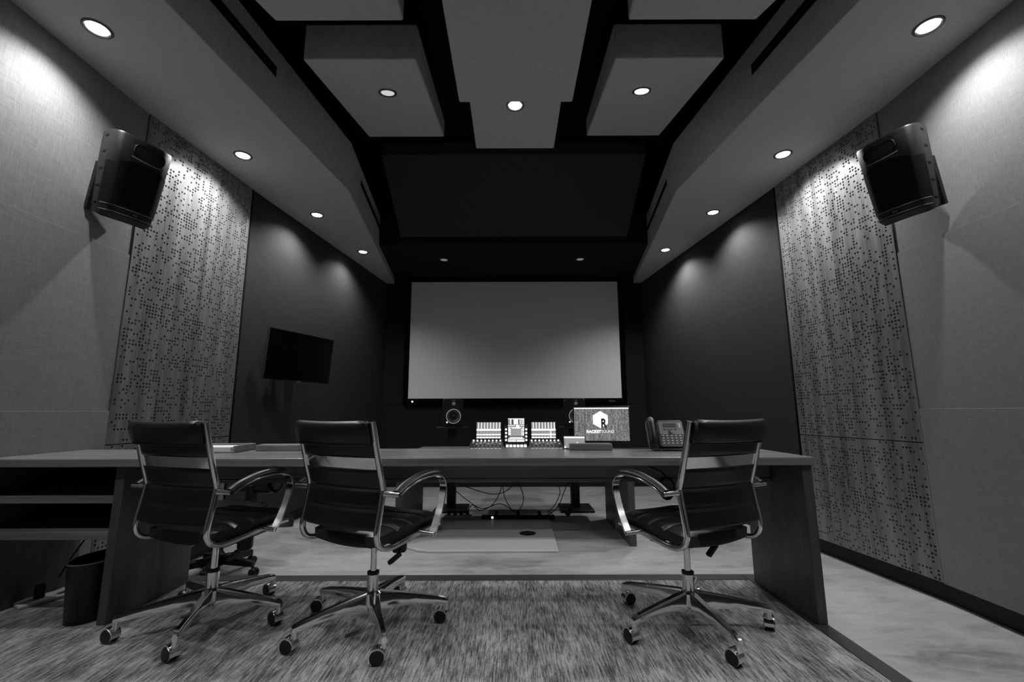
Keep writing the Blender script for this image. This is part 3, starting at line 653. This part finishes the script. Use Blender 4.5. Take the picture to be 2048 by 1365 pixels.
for k in range(4): MB().tbox(tl, -0.040 + k * 0.021, -0.027 + k * 0.021, 0.099, 0.103, 0.0135, 0.0155).build('soft_key', M['black_plastic'], ph)
MB().lathe([(0.013, 0), (0.013, 0.003), (0.009, 0.004)], 20, tl @ Matrix.Translation((0.0, 0.085, 0.0135))).build('navigation_pad', M['mid_plastic'], ph)
for i in range(5):
    for j in range(4):
        MB().tbox(tl, -0.052 + i * 0.024, -0.042 + i * 0.024, 0.012 + j * 0.0155, 0.0195 + j * 0.0155, 0.012, 0.0155).build('key', M['key_plastic'], ph)
hs = tl @ Matrix.Translation((-0.108, 0.08, 0.02))
sec = [(0.022 * math.cos(R(30 * k)), 0.014 * math.sin(R(30 * k))) for k in range(12)]
pth = [hs @ Vector((0, y, z)) for y, z in ((-0.088, 0.0), (-0.075, 0.008), (-0.045, 0.019), (0, 0.023), (0.045, 0.019), (0.075, 0.008), (0.088, 0.0))]
MB().sweep(pth, sec, up=(1, 0, 0), scale=[0.8, 1.2, 0.95, 0.9, 0.95, 1.2, 0.8]).build('handset', M['black_plastic'], ph)
MB().prism(rrect(0.052, 0.165, 0.012), -0.012, 0.014, mtx=tl @ Matrix.Translation((-0.105, 0.078, 0))).build('cradle', M['mid_plastic'], ph, bevel=0.003)
MB().tube(spline([(-0.098, -0.03, 0.01), (-0.085, -0.055, 0.005), (-0.05, -0.06, 0.005), (-0.02, -0.04, 0.006)], 6), 0.0035).build('handset_cord', M['black_plastic'], ph)
MB().tube(spline([(-0.02, 0.08, 0.004), (-0.12, 0.09, 0.004), (-0.24, 0.10, 0.004), (-0.36, 0.11, 0.0035)], 6), 0.003).build('line_cord', M['black_plastic'], ph)

# ------------------------------------------------------------------ conference chairs
def office_chair():
    t = empty('office_chair')
    HW = 0.2217
    prof = [(-0.283, 0.939), (-0.258, 0.845), (-0.229, 0.745), (-0.204, 0.665), (-0.203, 0.640), (-0.213, 0.575), (-0.228, 0.495), (-0.226, 0.455), (-0.205, 0.424), (-0.160, 0.409), (-0.095, 0.411), (0.046, 0.427), (0.150, 0.436), (0.205, 0.436)]
    curve = spline([(0, a, b) for a, b in prof], 5)
    bar = [(-0.0105, -0.008), (-0.008, -0.0105), (0.008, -0.0105), (0.0105, -0.008), (0.0105, 0.008), (0.008, 0.0105), (-0.008, 0.0105), (-0.0105, 0.008)]
    for s in (-1, 1):
        MB().sweep([(s * HW, p.y, p.z) for p in curve], bar).build('side_rail', M['chrome'], t, angle=50)
    def at_z(z):                                                     # rail depth at a height of the back
        for a, b in zip(curve, curve[1:]):
            if a.z >= z >= b.z: k = (a.z - z) / max(1e-6, a.z - b.z); return a.y + (b.y - a.y) * k
        return -0.228
    def sling(name, z_hi, z_lo, n, thick, half, bulge, seams=()):
        """upholstered sheet hung between the rails; sags toward the rear in the middle"""
        mb = MB(); nx = 8; front = []; back = []
        for j in range(n + 1):
            z = z_hi + (z_lo - z_hi) * j / n
            groove = max([0.0] + [max(0, 1 - abs(z - q) / 0.011) for q in seams]); edge = min(j, n - j) / n
            th = thick * (0.45 if edge == 0 else 1.0) * (1 - 0.75 * groove)
            for i in range(nx + 1):
                u = -1 + 2 * i / nx; y = at_z(z) - bulge * (1 - u * u) - 0.002; e = th * (0.5 if abs(u) == 1 else 1)
                front.append((u * half, y + e / 2, z)); back.append((u * half, y - e / 2, z))
        N = len(front); w_ = nx + 1; fc = []
        for j in range(n):
            for i in range(nx):
                a = j * w_ + i; fc += [(a, a + 1, a + w_ + 1, a + w_), (N + a, N + a + w_, N + a + w_ + 1, N + a + 1)]
        for i in range(nx): fc += [(i, N + i, N + i + 1, i + 1), (n * w_ + i, n * w_ + i + 1, N + n * w_ + i + 1, N + n * w_ + i)]
        for j in range(n): fc += [(j * w_, (j + 1) * w_, N + (j + 1) * w_, N + j * w_), (j * w_ + nx, N + j * w_ + nx, N + (j + 1) * w_ + nx, (j + 1) * w_ + nx)]
        mb.add(front + back, fc); return mb.build(name, M['leather'], t, angle=60)
    sling('backrest', 0.738, 0.492, 30, 0.022, HW - 0.011, 0.020, (0.655, 0.578))
    sling('upper_back', 0.90, 0.788, 8, 0.018, HW - 0.011, 0.014)
    # rolled head cushion over the top of the back
    roll = [(0.026, -0.052), (0.031, -0.040), (0.034, -0.010), (0.033, 0.015), (0.028, 0.034), (0.017, 0.045), (0.002, 0.048), (-0.012, 0.043), (-0.020, 0.028), (-0.021, 0.0), (-0.019, -0.040), (-0.010, -0.052), (0.008, -0.055)]
    nx = 12; pts = []; k = len(roll)
    for i in range(nx + 1):
        u = -1 + 2 * i / nx; s = 0.9 if abs(u) == 1 else 1.0; uu = u if abs(u) == 1 else max(-0.975, min(0.975, u * 1.17))
        for a, b in roll:
            zz = b * s + 0.899 - 0.005 * (1 - uu * uu)
            pts.append((uu * (HW - 0.013), -0.285 - a * s - 0.014 * (1 - uu * uu) - (zz - 0.899) * 0.27, zz))
    hb = MB()
    hb.add(pts, [(i * k + j, i * k + (j + 1) % k, (i + 1) * k + (j + 1) % k, (i + 1) * k + j) for i in range(nx) for j in range(k)] + [tuple(range(k)), tuple(nx * k + j for j in range(k))])
    hb.build('head_cushion', M['leather'], t, angle=62)
    MB().tube([(-(HW - 0.014) + 2 * (HW - 0.014) * i / 8, -0.2975 - 0.014 * (1 - (-1 + i / 4) ** 2), 0.845 - 0.004 * (1 - (-1 + i / 4) ** 2)) for i in range(9)], 0.003, 6).build('piping', M['leather'], t)
    # chrome cross plate
    cp = MB(); pts = []
    for i in range(9):
        u = -1 + i / 4
        for z, d in ((0.735, 0), (0.788, 0), (0.788, 0.006), (0.735, 0.006)):
            pts.append((u * (HW - 0.008), at_z(z) - 0.020 * (1 - u * u) - 0.003 + d, z))
    cp.add(pts, [(i * 4 + j, i * 4 + (j + 1) % 4, (i + 1) * 4 + (j + 1) % 4, (i + 1) * 4 + j) for i in range(8) for j in range(4)] + [(0, 1, 2, 3), (32, 33, 34, 35)])
    cp.build('cross_plate', M['chrome'], t)
    # seat cushion with ribs
    mb = MB(); ny, nx = 40, 12; top = []; bot = []
    for j in range(ny + 1):
        v = j / ny; y = -0.185 + 0.470 * v
        zc = 0.468 + 0.018 * v + 0.010 * math.sin(math.pi * min(1, v * 1.1)) - (0.05 * ((v - 0.82) / 0.18) ** 2 if v > 0.82 else 0)
        groove = max(max(0, 1 - abs(v - q) / 0.02) for q in (0.22, 0.42, 0.62))
        for i in range(nx + 1):
            u = -1 + 2 * i / nx; half = 0.205 * (1 - 0.06 * (2 * v - 1) ** 4)
            ed = (1 - abs(u) ** 6) * (1 - (abs(2 * v - 1)) ** 10)
            top.append((u * half, y, zc - 0.022 * (1 - ed) + 0.010 * u * u - 0.012 * groove)); bot.append((u * half * 0.995, y * 0.98, min(zc - 0.064 + 0.010 * (1 - ed), 0.420) - 0.016 * (1 - u * u)))
    N = len(top); w_ = nx + 1; fc = []
    for j in range(ny):
        for i in range(nx):
            a = j * w_ + i; fc += [(a, a + 1, a + w_ + 1, a + w_), (N + a, N + a + w_, N + a + w_ + 1, N + a + 1)]
    for i in range(nx): fc += [(i, N + i, N + i + 1, i + 1), (ny * w_ + i, ny * w_ + i + 1, N + ny * w_ + i + 1, N + ny * w_ + i)]
    for j in range(ny): fc += [(j * w_, (j + 1) * w_, N + (j + 1) * w_, N + j * w_), (j * w_ + nx, N + j * w_ + nx, N + (j + 1) * w_ + nx, (j + 1) * w_ + nx)]
    mb.add(top + bot, fc); mb.build('seat', M['leather'], t, angle=55)
    # arms
    for s in (-1, 1):
        X = s * (HW + 0.072)
        ap = spline([(X, -0.196, 0.634), (X, -0.140, 0.662), (X, -0.060, 0.683), (X, 0.030, 0.690), (X, 0.085, 0.684), (X, 0.122, 0.662), (X, 0.135, 0.624), (X, 0.125, 0.574), (X, 0.098, 0.504), (X, 0.050, 0.421)], 6)
        flat = [(-0.019, -0.0035), (0.019, -0.0035), (0.019, 0.0035), (-0.019, 0.0035)]
        arm = MB().sweep(ap, flat, scale=None).build('armrest', M['chrome'], t, bevel=0.0015)
        pp = spline([(X, -0.200, 0.647), (X, -0.150, 0.672), (X, -0.060, 0.697), (X, 0.020, 0.704), (X, 0.075, 0.700)], 5)
        pad = [(0.021 * math.cos(R(30 * k)), 0.0125 * math.sin(R(30 * k))) for k in range(12)]
        MB().sweep(pp, pad).build('arm_pad', M['leather'], arm)
        MB().cyl((s * (HW + 0.006), -0.203, 0.640), (s * (HW + 0.092), -0.203, 0.640), 0.0105).build('arm_stub', M['chrome'], arm)
        MB().cyl((s * (HW + 0.004), 0.048, 0.430), (s * (HW + 0.088), 0.048, 0.430), 0.0095).build('arm_stub', M['chrome'], arm)
    # mechanism, column, lever
    MB().box(-0.075, 0.075, -0.10, 0.11, 0.372, 0.408).box(-HW, HW, -0.04, 0.0, 0.400, 0.414).box(-HW, HW, 0.09, 0.13, 0.408, 0.420).build('seat_mechanism', M['black_plastic'], t, bevel=0.006)
    MB().lathe([(0.032, 0.305), (0.036, 0.315), (0.036, 0.375)], 20, Matrix.Translation((0.055, 0.115, 0))).build('tension_knob', M['black_plastic'], t)
    lv = MB().tube(spline([(0.07, -0.02, 0.385), (0.135, -0.015, 0.380), (0.165, -0.015, 0.365), (0.170, -0.020, 0.345)], 5), 0.0045).build('height_lever', M['black_plastic'], t)
    MB().tbox(Matrix.Translation((0.168, -0.022, 0.340)) @ Matrix.Rotation(R(-38), 4, 'Y'), -0.068, 0.006, -0.013, 0.013, -0.010, 0.010).build('lever_grip', M['black_plastic'], lv, bevel=0.005)
    MB().lathe([(0.0145, 0.225), (0.0145, 0.380)], 20).build('gas_piston', M['chrome'], t)
    MB().lathe([(0.022, 0.06), (0.024, 0.10), (0.0265, 0.13), (0.0265, 0.236), (0.021, 0.238)], 24).build('column', M['chrome'], t)
    MB().lathe([(0.0275, 0.229), (0.0275, 0.241), (0.018, 0.243)], 24).build('column_collar', M['black_plastic'], t)
    return t
def add_base(t, ang, caster_dirs):
    base = empty('star_base'); base.parent = t
    base.rotation_euler = (0, 0, R(ang))
    MB().lathe([(0.030, 0.085), (0.043, 0.098), (0.043, 0.150), (0.034, 0.158)], 28).build('hub', M['chrome'], base)
    for k in range(5):
        mt = Matrix.Rotation(R(72 * k), 4, 'Z'); mb = MB(); pts = []
        for r_, hw, zt, zb in ((0.030, 0.020, 0.158, 0.070), (0.10, 0.0185, 0.150, 0.084), (0.20, 0.0165, 0.136, 0.092), (0.30, 0.0140, 0.120, 0.086), (0.338, 0.0135, 0.112, 0.080), (0.352, 0.0105, 0.103, 0.078)):
            for a, b in ((-hw * 0.62, zt - 0.001), (hw * 0.62, zt - 0.001), (hw, zt - 0.010), (hw * 0.8, zb), (-hw * 0.8, zb), (-hw, zt - 0.010)): pts.append(mt @ Vector((r_, a, b)))
        fc = [(i * 6 + j, i * 6 + (j + 1) % 6, (i + 1) * 6 + (j + 1) % 6, (i + 1) * 6 + j) for i in range(5) for j in range(6)] + [tuple(range(6)), tuple(30 + j for j in range(6))]
        mb.add(pts, fc); mb.build('leg', M['chrome'], base, angle=50)
        cs = empty('caster'); cs.parent = t
        c, s = math.cos(R(ang + 72 * k)), math.sin(R(ang + 72 * k)); cs.location = (0.340 * c, 0.340 * s, 0); cs.rotation_euler = (0, 0, R(caster_dirs[k]))
        tr = 0.022                                                    # trailing wheel pair, axle along local Y
        MB().lathe([(0.0125, 0.056), (0.0125, 0.088)], 16).build('stem', M['chrome'], cs)
        for sd in (-1, 1):
            m_ = Matrix.Translation((tr, sd * 0.0135, 0.029)) @ Matrix.Rotation(R(-90 * sd), 4, 'X')
            MB().lathe([(0.0285, -0.0075), (0.0295, -0.005), (0.0295, 0.005), (0.0265, 0.0085), (0.012, 0.0095)], 28, m_).build('wheel', M['black_plastic'], cs)
            MB().lathe([(0.0272, 0.0070), (0.0290, 0.0082), (0.0300, 0.0060), (0.0300, 0.0040)], 28, m_, cap=False).build('wheel_rim', M['satin'], cs)
        hood = MB(); pts = []
        for k2 in range(13):
            a = R(-55 + 250 * k2 / 12)
            for rr, yy in ((0.0335, -0.0075), (0.0335, 0.0075), (0.029, 0.0075), (0.029, -0.0075)): pts.append((tr + rr * math.cos(a), yy * 2.6, 0.030 + rr * math.sin(a)))
        hood.add(pts, [(i * 4 + j, i * 4 + (j + 1) % 4, (i + 1) * 4 + (j + 1) % 4, (i + 1) * 4 + j) for i in range(12) for j in range(4)] + [(0, 1, 2, 3), (48, 49, 50, 51)])
        hood.build('hood', M['chrome'], cs, angle=50)
chair0 = office_chair()
spots = [((-1.436, 2.278), -18.8, -76 + 18.8, (155, 150, 150, 160, 168), 'black ribbed leather chair with chrome arms, leftmost of the three at the desk'),
         ((-0.657, 2.239), -26.4, -65 + 26.4, (186, 176, 150, 180, 168), 'black ribbed leather chair with chrome arms, middle of the three at the desk'),
         ((0.821, 2.229), 24.9, -80 - 24.9, (122, 62, 90, 18, 118), 'black ribbed leather chair with chrome arms, turned left beside the telephone')]
chairs = [chair0] + [copy_tree(chair0) for _ in spots[1:]]
for t, (xy, yaw, ang, cdir, lb) in zip(chairs, spots):
    t.location = (xy[0], xy[1], PL); t.rotation_euler = (0, 0, R(yaw))
    tag(t, lb, 'chair', 'leather chairs at the long desk')
    add_base(t, ang, [c_ - yaw for c_ in cdir])

# ------------------------------------------------------------------ black task chair behind the desk
tc = empty('task_chair', (-2.13, 3.42, 0), (0, 0, R(160)), label='plain black swivel chair half hidden behind the left end of the desk', cat='chair')
for k in range(5):
    a = R(-20 + 72 * k); mt = Matrix.Rotation(a, 4, 'Z')
    MB().hexa([mt @ Vector(p) for p in ((0.03, -0.028, 0.085), (0.27, -0.02, 0.068), (0.27, 0.02, 0.068), (0.03, 0.028, 0.085), (0.03, -0.024, 0.14), (0.27, -0.017, 0.11), (0.27, 0.017, 0.11), (0.03, 0.024, 0.14))]).build('leg', M['black_plastic'], tc, bevel=0.006)
    c_ = MB()
    for s in (-1, 1): c_.lathe([(0.026, -0.009), (0.03, -0.005), (0.03, 0.005), (0.026, 0.009)], 20, mt @ Matrix.Translation((0.275, s * 0.016, 0.030)) @ Matrix.Rotation(R(90), 4, 'X'))
    c_.cyl(mt @ Vector((0.265, 0, 0.03)), mt @ Vector((0.265, 0, 0.09)), 0.009).build('caster', M['black_plastic'], tc)
MB().lathe([(0.035, 0.07), (0.04, 0.15), (0.026, 0.17), (0.026, 0.30), (0.016, 0.30), (0.016, 0.42)], 20).build('column', M['black_plastic'], tc)
MB().box(-0.22, 0.22, -0.21, 0.23, 0.42, 0.49).build('seat', M['leather'], tc, bevel=0.03, seg=4)
MB().tbox(Matrix.Translation((0, -0.23, 0.48)) @ Matrix.Rotation(R(8), 4, 'X'), -0.2, 0.2, -0.03, 0.03, 0.06, 0.33).build('backrest', M['leather'], tc, bevel=0.025, seg=4)
MB().box(-0.03, 0.03, -0.26, -0.20, 0.40, 0.60).build('back_support', M['black_plastic'], tc, bevel=0.005)

# ------------------------------------------------------------------ floor things
cmat = [(0.385, 3.93), (0.40, 5.02), (-0.98, 5.02), (-0.98, 4.22), (-0.93, 4.06), (-0.80, 3.96), (-0.70, 3.93)]
MB().prism(cmat, 0.002, 0.018).build('chair_mat', M['mat_plastic'], bevel=0.002, label='pale flat chair mat on the concrete under the console desk', cat='mat')
MB().lathe([(0.078, 0.018), (0.078, 0.021), (0.070, 0.023)], 36, Matrix.Translation((0.143, 4.46, 0.0002))).build('floor_outlet', M['baseboard'], label='round dark floor outlet cover on the pale chair mat', cat='outlet cover')
bn = empty('waste_bin', (-2.065, 2.375, PL), label='black oval waste bin under the shelves against the desk panel', cat='bin')
def ellipse(a, b, n=36): return [(a * math.cos(2 * math.pi * k / n), b * math.sin(2 * math.pi * k / n)) for k in range(n)]
mb = MB(); pts = []
for z, s in ((0.0, 0.86), (0.004, 0.88), (0.27, 1.0), (0.27, 0.965), (0.01, 0.85)):
    pts += [(x * s, y * s, z) for x, y in ellipse(0.100, 0.150)]
mb.add(pts, [(i * 36 + j, i * 36 + (j + 1) % 36, (i + 1) * 36 + (j + 1) % 36, (i + 1) * 36 + j) for i in range(4) for j in range(36)] + [tuple(range(35, -1, -1)), tuple(144 + j for j in range(36))])
mb.build('body', M['black_plastic'], bn)
MB().tube([(x, y, 0.27) for x, y in ellipse(0.1, 0.15)] + [(0.1, 0, 0.27)], 0.004, 6).build('rim', M['mid_plastic'], bn)

def power_strip(name, loc, yaw, w_, m, n, label, dp=0.06):
    t = empty(name, loc, (0, 0, R(yaw)), label=label, cat='power strip', group='power strips on the floor')
    MB().box(-w_ / 2, w_ / 2, -dp / 2, dp / 2, 0, 0.04 if dp < 0.1 else 0.018).build('body', m, t, bevel=0.005)
    for k in range(n):
        x = -w_ / 2 + w_ * (k + 0.7) / (n + 0.4)
        MB().box(x - 0.018, x + 0.018, -0.018, 0.018, 0.04 if dp < 0.1 else 0.018, 0.085).build('plug', M['black_plastic'], t, bevel=0.004)
    return t
power_strip('power_strip', (-0.60, 5.14, 0), 2, 0.30, M['white_plastic'], 4, 'pale power strip with black plugs on the floor by the left speaker stand')
ps2 = power_strip('power_strip', (0.06, 5.12, 0), -1, 0.80, M['black_plastic'], 3, 'long black power strip with a lit switch on the floor under the console desk')
MB().lathe([(0.012, 0), (0.009, 0.006)], 12, Matrix.Translation((-0.28, -0.03, 0.02)) @ Matrix.Rotation(R(90), 4, 'X')).build('lit_switch', M['led'], ps2)
power_strip('power_strip', (-2.47, 2.58, PL), 62, 0.30, M['white_plastic'], 2, 'white power strip with a black adapter on the carpet under the left shelves', dp=0.12)
ad = empty('power_adapter', (0.62, 5.05, 0.10), (0, R(-55), 0), label='black power adapter hanging from a thin cable under the console desk', cat='adapter')
MB().box(-0.06, 0.06, -0.02, 0.02, -0.025, 0.025).build('body', M['black_plastic'], ad, bevel=0.005)
MB().tube(spline([(0.06, 0, 0), (0.20, 0.0, 0.12), (0.36, 0.0, 0.40)], 6), 0.004).build('lead', M['black_plastic'], ad)

def cable(pts, label, r=0.0045, n=8):
    o = MB().tube(spline(pts, n), r, 7).build('cable', M['black_plastic']); tag(o, label, 'cable', 'cables under the console desk'); return o
def hang(px, y):                                            # sight line through a photo pixel cut at depth y
    out = []
    for u, v in px:
        d = _f + _R * ((u - 1024) / F_PX) - _U * ((v - 682.5) / F_PX); k = y / d.y
        out.append((d.x * k, y, max(0.006, CAM_Z + d.z * k)))
    return out
cable(hang([(915, 966), (935, 975), (965, 985), (990, 989), (1010, 984), (1030, 968)], 5.0), 'long slack cable drooping from the left speaker stand to the console desk')
cable(hang([(1005, 962), (1000, 985), (985, 1010), (960, 1022), (945, 1010), (935, 1024)], 4.95), 'looped cable falling from the console desk to the pale power strip')
cable(hang([(1006, 962), (1008, 990), (1018, 1012), (1030, 1024), (1044, 1012), (1046, 990), (1036, 968), (1020, 965)], 4.9), 'cable hanging in one wide round loop under the console desk')
cable(hang([(1113, 960), (1120, 985), (1110, 1010), (1095, 1026)], 4.9), 'cable falling straight from the console desk to the black power strip')
cable(hang([(1137, 960), (1128, 985), (1115, 1015), (1090, 1035)], 4.97), 'cable sweeping down beside the right speaker stand to the floor')
cable(hang([(912, 983), (940, 1005), (965, 1018), (1000, 1008), (1025, 1022)], 5.03), 'thin cable rising and falling just above the pale power strip')
def coil(c, rad, n, label, name='cable_coil'):
    t = empty(name, c, label=label, cat='cable', group='coiled cables under the long desk'); pts = []
    for k in range(n * 14 + 1):
        a = 2 * math.pi * k / 14; q = 1 + 0.13 * math.sin(k * 0.41); pts.append((rad * 0.75 * q * math.cos(a), 0.010 * math.sin(k * 0.23), rad * q * math.sin(a)))
    MB().tube(pts, 0.004, 6).build('loops', M['black_plastic'], t)
    return t
t = coil((0.845, 2.52, 0.745), 0.055, 4, 'coil of black cable hanging under the desk beside the turned chair')
MB().tube(spline([(0.0, 0, 0.055), (-0.03, 0.0, 0.09), (-0.10, 0.0, 0.12), (-0.15, 0.0, 0.154)], 6), 0.004).build('lead', M['black_plastic'], t)
t = coil((-1.31, 2.56, 0.775), 0.05, 3, 'coil of black cable with a white tag under the desk beside the leftmost chair')
MB().tbox(Matrix.Translation((0.0, -0.02, 0.03)) @ Matrix.Rotation(R(20), 4, 'Y'), -0.022, 0.022, -0.001, 0.001, -0.012, 0.012).build('paper_tag', M['paper'], t)
MB().tube(spline([(0.0, 0, 0.05), (0.0, 0.0, 0.09), (0.02, 0.0, 0.124)], 5), 0.004).build('lead', M['black_plastic'], t)
o = MB().tube(spline([(-2.50, 2.62, PL + 0.09), (-2.47, 2.66, PL + 0.20), (-2.42, 2.70, PL + 0.32), (-2.40, 2.73, PL + 0.38)], 8), 0.0045, 7).build('cable', M['black_plastic'])
tag(o, 'black cable rising from the white power strip to the left shelves', 'cable')
o = MB().tube(spline([(-2.28, 2.55, 0.762), (-2.20, 2.50, 0.80), (-2.10, 2.46, 0.815), (-2.02, 2.45, 0.775), (-1.96, 2.46, 0.763)], 8), 0.0045, 7).build('cable', M['black_plastic'])
tag(o, 'black cable arched on the upper left shelf of the desk', 'cable')
